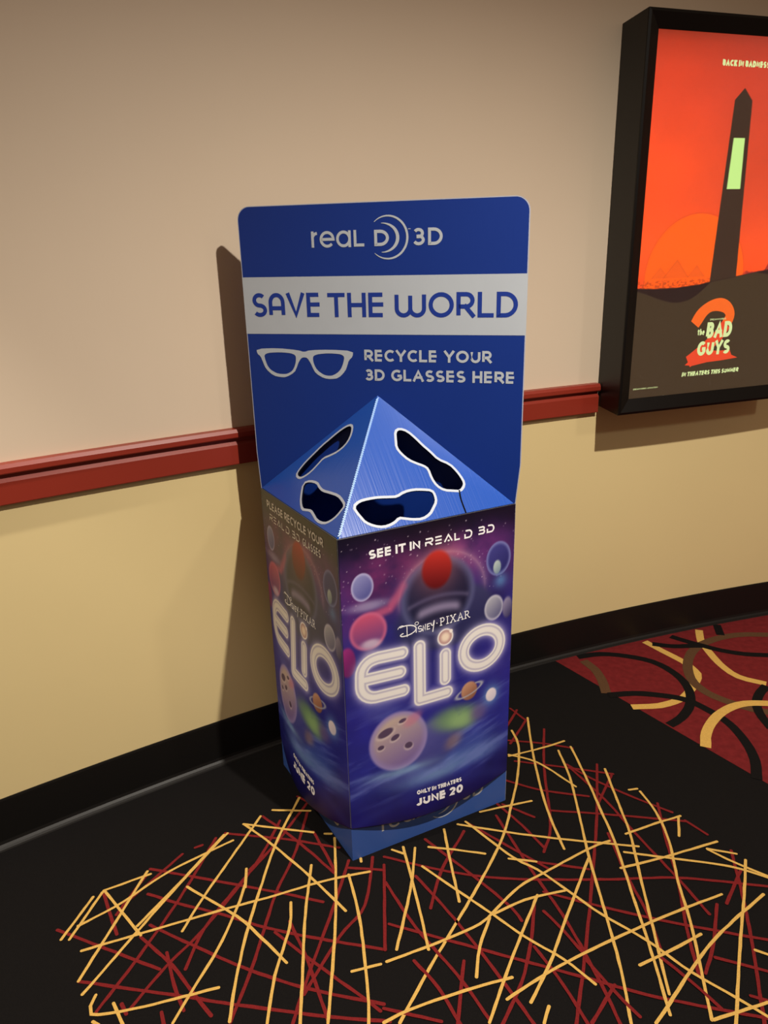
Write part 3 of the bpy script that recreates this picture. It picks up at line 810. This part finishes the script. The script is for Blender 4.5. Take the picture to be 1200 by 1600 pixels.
def wrap_text(S_, wrap):
    k = S_.W / right.W
    sc = lambda V: [(a * k, b) for a, b in V]

    def word(V, Fs, label):
        put('lettering', sc(V), Fs, S_.bow, M['white'], wrap, .0006, label=label)
    if S_ is right:
        V, Fs = [], []
        text('SEE IT IN', .0755, .2125, .8530, .8752, .0054, V, Fs, gap=.13, space=.24)
        text('REAL', .2255, .3260, .8535, .8750, .0042, V, Fs, TECH, gap=.18)
        text('D', .3370, .3605, .8525, .8750, .0042, V, Fs, TECH)
        text('3D', .3765, .4265, .8545, .8760, .0042, V, Fs, TECH, gap=.22)
        word(V, Fs, 'white heading along the top of the wrap')
    else:
        V, Fs = [], []
        text('PLEASE RECYCLE YOUR', .0440, .4140, .8730, .8955, .0046, V, Fs, gap=.16, space=.28)
        text('REAL', .0600, .1680, .8400, .8600, .0034, V, Fs, TECH, gap=.22)
        text('D', .1790, .2040, .8400, .8600, .0034, V, Fs, TECH)
        text('3D', .2220, .2720, .8400, .8605, .0034, V, Fs, TECH, gap=.22)
        text('GLASSES', .2900, .3980, .8400, .8610, .0038, V, Fs, gap=.24)
        word(V, Fs, 'white two-line heading PLEASE RECYCLE YOUR GLASSES')
    V, Fs = [], []
    # script word, drawn stroke by stroke
    D0 = lambda q: [(.1555 + a * .091, .6325 + b * .030) for a, b in q]
    for q, w in (([(.16, .78), (.16, -.12)], .0022), (arc(.10, .42, .34, .46, 115, -100, 16) + arc(.08, .10, .12, .14, -110, -250, 8), .0030), (arc(.0, .62, .12, .34, 160, 60, 6), .0018),
                 ([(.44, .05), (.44, .50)], .0026), (arc(.46, .84, .055, .14, 0, 360, 12), .0016),
                 (arc(.56, .40, .055, .13, 40, 250, 8) + arc(.56, .16, .06, .12, 90, -130, 8), .0026),
                 ([(.65, .02), (.66, .50), (.72, .05), (.73, .55)], .0026), ([(.86, .06), (.78, .05), (.79, .52), (.87, .54)], .0025), ([(.78, .30), (.85, .31)], .0022),
                 (arc(.95, .52, .045, .22, 180, 300, 6) + [(1.0, .66)], .0026), ([(1.01, .70), (.985, .2), (.955, -.28)], .0026)):
        strip(D0(q), w, V, Fs, rounded=True)
    strip([(.2536, .6440), (.2564, .6440)], .0028, V, Fs)
    text('PIXAR', .2655, .3530, .6340, .6560, .0024, V, Fs, SERIF, gap=.36)
    word(V, Fs, 'white studio names above the title')
    V, Fs = [], []
    text('ONLY IN THEATERS', .1842, .3245, .1575, .1708, .0036, V, Fs, gap=.15, space=.26)
    text('JUNE 20', .1810, .3285, .1222, .1485, .0074, V, Fs, gap=.13, space=.26)
    # the print drops slightly to the right
    V = [(a, b - (a - .1842) * .07) for a, b in V]
    word(V, Fs, 'white words ONLY IN THEATERS JUNE 20')


for S_ in (left, right):
    w_ = wrap_panel(S_)
    wrap_text(S_, w_)

# ---- pyramid lid: two sloping boards with cut openings


def lid_board(a2, b2, holes, slit=None):
    a, b = np.append(a2, ZT), np.append(b2, ZT)
    e1 = unit(b - a)
    nn = unit(np.cross(b - a, APEX - a))
    e2 = np.cross(nn, e1)
    W = np.linalg.norm(b - a)
    top = ((APEX - a) @ e1, (APEX - a) @ e2)

    def sf(u, v, off):
        return tuple(a + e1 * u + e2 * v + nn * off)
    hs = [round_ring(h, 1) for h in holes]
    outer = [(.004, .0015), (W - .004, .0015), top]
    rings = [outer] + hs
    allp = sum(rings, [])
    n = len(allp)
    tri = [tuple(t) for t in tessellate_polygon([[Vector((x, y, 0)) for x, y in q] for q in rings])]
    # every face looks outwards
    fx = []
    for t in tri:
        (x0, y0), (x1, y1), (x2, y2) = (allp[i] for i in t)
        fx.append(t if (x1 - x0) * (y2 - y0) - (y1 - y0) * (x2 - x0) > 0 else t[::-1])
    V = [sf(u, v, 0) for u, v in allp] + [sf(u, v, -.004) for u, v in allp]
    Fs = fx + [tuple(i + n for i in t[::-1]) for t in fx]
    I = [0] * len(fx) + [1] * len(fx)
    b0 = 0
    for q in rings:
        m_ = len(q)
        for i in range(m_):
            j = (i + 1) % m_
            Fs.append((b0 + i, b0 + j, b0 + j + n, b0 + i + n)); I.append(2 if b0 else 0)
        b0 += m_
    o = obj('lid_board', V, Fs, [M['lid'], M['inner'], M['dark']], bin_, mi=I)
    uvl = o.data.uv_layers.new(name='face')
    fluting = np.array([allp[l.vertex_index % n] for l in o.data.loops])
    fluting[:, 0] += 3.0 + len(holes[0]) * .1
    uvl.data.foreach_set('uv', fluting.ravel())
    for h in hs:    # printed white rim round each opening
        V, Fs = [], []
        c = list(h) + [h[0]]
        sgn = sum(c[i][0] * c[i + 1][1] - c[i + 1][0] * c[i][1] for i in range(len(h)))
        s = 1 if sgn > 0 else -1
        q = []
        m_ = len(h)
        for i in range(m_):
            (px, py), (nx_, ny_) = h[i - 1], h[(i + 1) % m_]
            l = math.hypot(nx_ - px, ny_ - py) or 1
            q.append((h[i][0] + s * (ny_ - py) / l * .0034, h[i][1] - s * (nx_ - px) / l * .0034))
        strip(q + [q[0]], .0066, V, Fs)
        put('opening_rim', V, Fs, sf, M['rim'], o, .0005, label='white printed rim of a glasses-shaped opening')
    if slit:
        V, Fs = [], []
        strip(smooth_line(slit, .008), .0040, V, Fs)
        put('torn_slit', V, Fs, sf, M['dark'], o, .0006, label='dark torn slit')
    return o, sf, top, W


lb_l, sf_l, top_l, W_l = lid_board(Lc, Fc_, HOLES_LEFT)
lb_r, sf_r, top_r, W_r = lid_board(Fc_, Rc, HOLES_RIGHT, SLIT)
# perforated fold down the front ridge
V, Fs = [], []
q0 = np.append(Fc_, ZT)
dr = APEX - q0
for i in range(62):
    t0 = .02 + .96 * i / 62
    c0 = (top_r[0] * t0, top_r[1] * t0)
    c1 = (top_r[0] * (t0 + .012) + .0060, top_r[1] * (t0 + .016))
    strip([(c0[0] - .0012, c0[1]), c1], .0022, V, Fs)
put('ridge_perforation', V, Fs, sf_r, M['seam'], lb_r, .0006, label='pale perforation marks along the ridge fold')

# ------------------------------------------------------------------ light-box poster case
AN = math.radians(19.2)
PT = np.array([math.cos(AN), math.sin(AN)])
PN = np.array([math.sin(AN), -math.cos(AN)])
PC = np.array([.786, 2.516])
PW, PZ0, PZ1 = .764, .984, 2.157
case = empty('poster_case', 'black framed backlit film poster case on the wall', 'poster case', (float(PC[0] + PT[0] * PW / 2), float(PC[1] + PT[1] * PW / 2), PZ0))


def cs(u, v, off):
    q = PC + PT * u + PN * off
    return (q[0], q[1], v)


# body: back edge on the wall, slightly narrower at the back


def wall_back_pt(u_guess):
    """depth at which the case's side line meets the curved wall"""
    lo, hi = .05, .3
    for _ in range(40):
        md = (lo + hi) / 2
        q = PC + PT * u_guess - PN * md
        if math.hypot(q[0] - CX, q[1] - CY) < CR - .002:
            lo = md
        else:
            hi = md
    return lo


bl, br = .027, PW - .027
dl, dr_ = wall_back_pt(bl), wall_back_pt(br)
V = [cs(0, PZ0, 0), cs(PW, PZ0, 0), cs(PW, PZ1, 0), cs(0, PZ1, 0), cs(bl, PZ0 + .004, -dl), cs(br, PZ0 + .004, -dr_), cs(br, PZ1 - .004, -dr_), cs(bl, PZ1 - .004, -dl)]
# open front, behind it the print
i_ = .044
V += [cs(i_, PZ0 + i_, -.016), cs(PW - i_, PZ0 + i_, -.016), cs(PW - i_, PZ1 - i_, -.016), cs(i_, PZ1 - i_, -.016)]
obj('case_body', V, [(4, 0, 3, 7), (1, 5, 6, 2), (0, 4, 5, 1), (7, 3, 2, 6), (5, 4, 7, 6), (8, 9, 10, 11), (0, 1, 9, 8), (1, 2, 10, 9), (2, 3, 11, 10), (3, 0, 8, 11)], M['frame'], case)
# four mitred frame bars, sloping in towards the pane
FW = .048


def bar(p0, p1, i0, i1):
    f = .004
    V = [cs(*p0, .0005), cs(*p1, .0005), cs(*p1, f), cs(*p0, f)]
    V += [cs(*i0, -.011), cs(*i1, -.011), cs(*i1, -.014), cs(*i0, -.014)]
    c = lambda a, b, t: (a[0] + (b[0] - a[0]) * t, a[1] + (b[1] - a[1]) * t)
    V += [cs(*c(p0, i0, .16), f + .002), cs(*c(p1, i1, .16), f + .002)]
    return obj('frame_bar', V, [(0, 1, 2, 3), (3, 2, 9, 8), (8, 9, 5, 4), (4, 5, 6, 7), (0, 7, 6, 1), (0, 3, 8, 4, 7), (1, 6, 5, 9, 2)], M['frame'], case)


oc = [(0, PZ0), (PW, PZ0), (PW, PZ1), (0, PZ1)]
ic = [(FW, PZ0 + FW), (PW - FW, PZ0 + FW), (PW - FW, PZ1 - FW), (FW, PZ1 - FW)]
for i in range(4):
    j = (i + 1) % 4
    bar(oc[i], oc[j], ic[i], ic[j])


def hill(x):
    return np.interp(x, [.04, .115, .20, .294, .355, .447, .56, .72], [1.388, 1.384, 1.384, 1.391, 1.401, 1.412, 1.427, 1.44])


def poster_colours(x, y):
    n1 = noise2(x * 8, y * 8, 21)
    zs = [1.38, 1.50, 1.75, 1.92, 2.02, 2.08, 2.11]
    cz = np.array([(246, 74, 30), (250, 82, 34), (240, 76, 34), (222, 68, 38), (206, 62, 36), (176, 52, 30), (140, 42, 24)], float)
    C = np.stack([np.interp(y, zs, cz[:, i]) for i in range(3)], 1)
    w = sstep(.10, .45, x)[:, None] * .45 * sstep(1.40, 1.7, y)[:, None]
    C = C * (1 - w) + np.array([168, 58, 46.]) * w
    C *= (.96 + .08 * n1)[:, None]
    # low sun, three pyramids, far town
    e = np.hypot(x - .272, (y - 1.412))
    C = over(C, (255, 92, 24), (1 - sstep(.196, .199, e)) * .9)
    C = over(C, (206, 62, 22), np.exp(-((e - .199) / .0018) ** 2) * .6)
    for cx, h, wd in ((.133, .036, .034), (.196, .058, .052), (.276, .038, .036)):
        t = np.maximum(np.abs(x - cx) / wd + (y - 1.414) / h, 0)
        C = over(C, (222, 84, 28), (1 - sstep(.93, 1.0, t)) * (y > 1.414) * .75)
        C = over(C, (190, 62, 22), np.exp(-((t - .97) / .03) ** 2) * (y > 1.414) * .7)
    nz = noise2(x * 160, y * 260, 4, 2)
    C = over(C, (176, 62, 26), sstep(.45, .6, nz) * (1 - sstep(1.404, 1.412, y)) * .8)
    tw = 1.418 + .012 * noise2(x * 60, x * 0, 9, 3) + .05 * np.exp(-((x - .585) / .016) ** 2)
    C = over(C, (140, 40, 40), (1 - sstep(-.002, .002, y - tw)) * sstep(.46, .49, x) * .85)
    # plain dark obelisk with a pale panel
    hw = np.interp(y, [1.39, 1.935, 1.968], [.054, .034, .001])
    cx = .388
    C = over(C, (58, 40, 30), (1 - sstep(-.0015, .0015, np.abs(x - cx) - hw)) * (y < 1.968))
    hw2 = np.interp(y, [1.68, 1.83], [.027, .022])
    C = over(C, (186, 222, 128), (1 - sstep(-.0015, .0015, np.abs(x - cx) - hw2)) * (y < 1.830) * (y > 1.680))
    # ground
    hz = hill(x)
    C = over(C, (40, 24, 22), 1 - sstep(-.002, .002, y - hz))
    h2 = hz - .028 + .02 * np.sin(x * 16 + 1.2) - sstep(.25, .4, x) * -.03
    C = over(C, (62, 47, 32), 1 - sstep(-.002, .002, y - np.minimum(h2, hz - .002)))
    return np.clip(C, 0, 255)


def poster_print():
    nu, nv = 300, 480
    us, vs = np.linspace(.040, PW - .040, nu + 1), np.linspace(PZ0 + .040, PZ1 - .040, nv + 1)
    U, Vv = np.meshgrid(us, vs)
    q = PC[None, None, :] + PT[None, None, :] * U[..., None] - PN[None, None, :] * .0155
    co = np.concatenate([q, Vv[..., None]], 2).reshape(-1, 3) - np.array(case.location)
    idx = np.arange((nu + 1) * (nv + 1)).reshape(nv + 1, nu + 1)
    f = np.stack([idx[:-1, :-1], idx[:-1, 1:], idx[1:, 1:], idx[1:, :-1]], 2).reshape(-1, 4)
    me = bpy.data.meshes.new('film_poster')
    me.vertices.add(len(co)); me.vertices.foreach_set('co', co.ravel())
    me.loops.add(f.size); me.loops.foreach_set('vertex_index', f.ravel())
    me.polygons.add(len(f)); me.polygons.foreach_set('loop_start', np.arange(0, f.size, 4))
    me.update(calc_edges=True)
    C = poster_colours(U.ravel(), Vv.ravel())
    at = me.color_attributes.new('ink', 'FLOAT_COLOR', 'POINT')
    at.data.foreach_set('color', np.concatenate([lin(C), np.ones((len(C), 1))], 1).ravel())
    me.materials.append(M['poster'])
    o = bpy.data.objects.new('film_poster', me)
    COL.objects.link(o)
    o.parent = case
    return o


pp = poster_print()
PD = -.0150
# brushed 2
two = [(.292, 1.262), (.318, 1.298), (.350, 1.318), (.388, 1.322), (.420, 1.310), (.436, 1.285), (.424, 1.256), (.398, 1.222), (.366, 1.196), (.330, 1.170), (.300, 1.150), (.280, 1.138)]
V, Fs = [], []
q = smooth_line(two[:7], .006)
strip(q, [.040 + .010 * math.sin(i * .4) * .3 for i in range(len(q))], V, Fs)
put('title_numeral', V, Fs, cs, M['poster_orange'], pp, PD, label='orange brushed upper stroke of the numeral 2')
V, Fs = [], []
q = smooth_line(two[6:], .006)
strip(q, [.042 + .0 * i for i in range(len(q))], V, Fs)
b0 = len(V)
V += [(.268, 1.128), (.300, 1.124), (.360, 1.132), (.420, 1.134), (.490, 1.139), (.462, 1.150), (.452, 1.168), (.400, 1.168), (.330, 1.176)]
Fs.append(tuple(range(b0, b0 + 9)))
put('title_numeral', V, Fs, cs, M['poster_red'], pp, PD, label='red brushed foot of the numeral 2')
V, Fs = [], []
text('BAD', .343, .450, 1.213, 1.266, .0125, V, Fs, gap=.10, slant=.04)
text('GUYS', .312, .450, 1.156, 1.204, .0115, V, Fs, gap=.12, slant=.05)
text('thə', .307, .336, 1.225, 1.246, .0042, V, Fs, gap=.14)
put('lettering', V, Fs, cs, M['poster_text'], pp, PD + .0004, label='pale green hand-lettered film title')
for s_, x0_, x1_, z0_, z1_, w_, sl in (('IN THEATERS THIS SUMMER', .259, .500, 1.0895, 1.1045, .0042, .15), ('BACK IN BADNESS', .2915, .4720, 2.0255, 2.0425, .0052, 0)):
    V, Fs = [], []
    text(s_, x0_, x1_, z0_, z1_, w_, V, Fs, gap=.15, space=.3, slant=sl)
    put('lettering', V, Fs, cs, M['poster_text'], pp, PD + .0004, label='pale green words ' + s_)
for s_, x0_, x1_, z0_, z1_, w_ in (('DREAMWORKS', .354, .420, 1.2715, 1.2775, .0011), ('DREAMWORKS ANIMATION', .066, .164, 1.0600, 1.0650, .0009)):
    V, Fs = [], []
    text(s_, x0_, x1_, z0_, z1_, w_, V, Fs, gap=.3)
    put('lettering', V, Fs, cs, M['poster_text'], pp, PD + .0004, label='tiny pale studio credit')
# acrylic pane in the frame
V = [cs(.046, PZ0 + .046, -.0125), cs(PW - .046, PZ0 + .046, -.0125), cs(PW - .046, PZ1 - .046, -.0125), cs(.046, PZ1 - .046, -.0125)]
V += [cs(.046, PZ0 + .046, -.0140), cs(PW - .046, PZ0 + .046, -.0140), cs(PW - .046, PZ1 - .046, -.0140), cs(.046, PZ1 - .046, -.0140)]
obj('acrylic_pane', V, [(0, 1, 2, 3), (7, 6, 5, 4), (0, 4, 5, 1), (1, 5, 6, 2), (2, 6, 7, 3), (3, 7, 4, 0)], M['pane'], case)
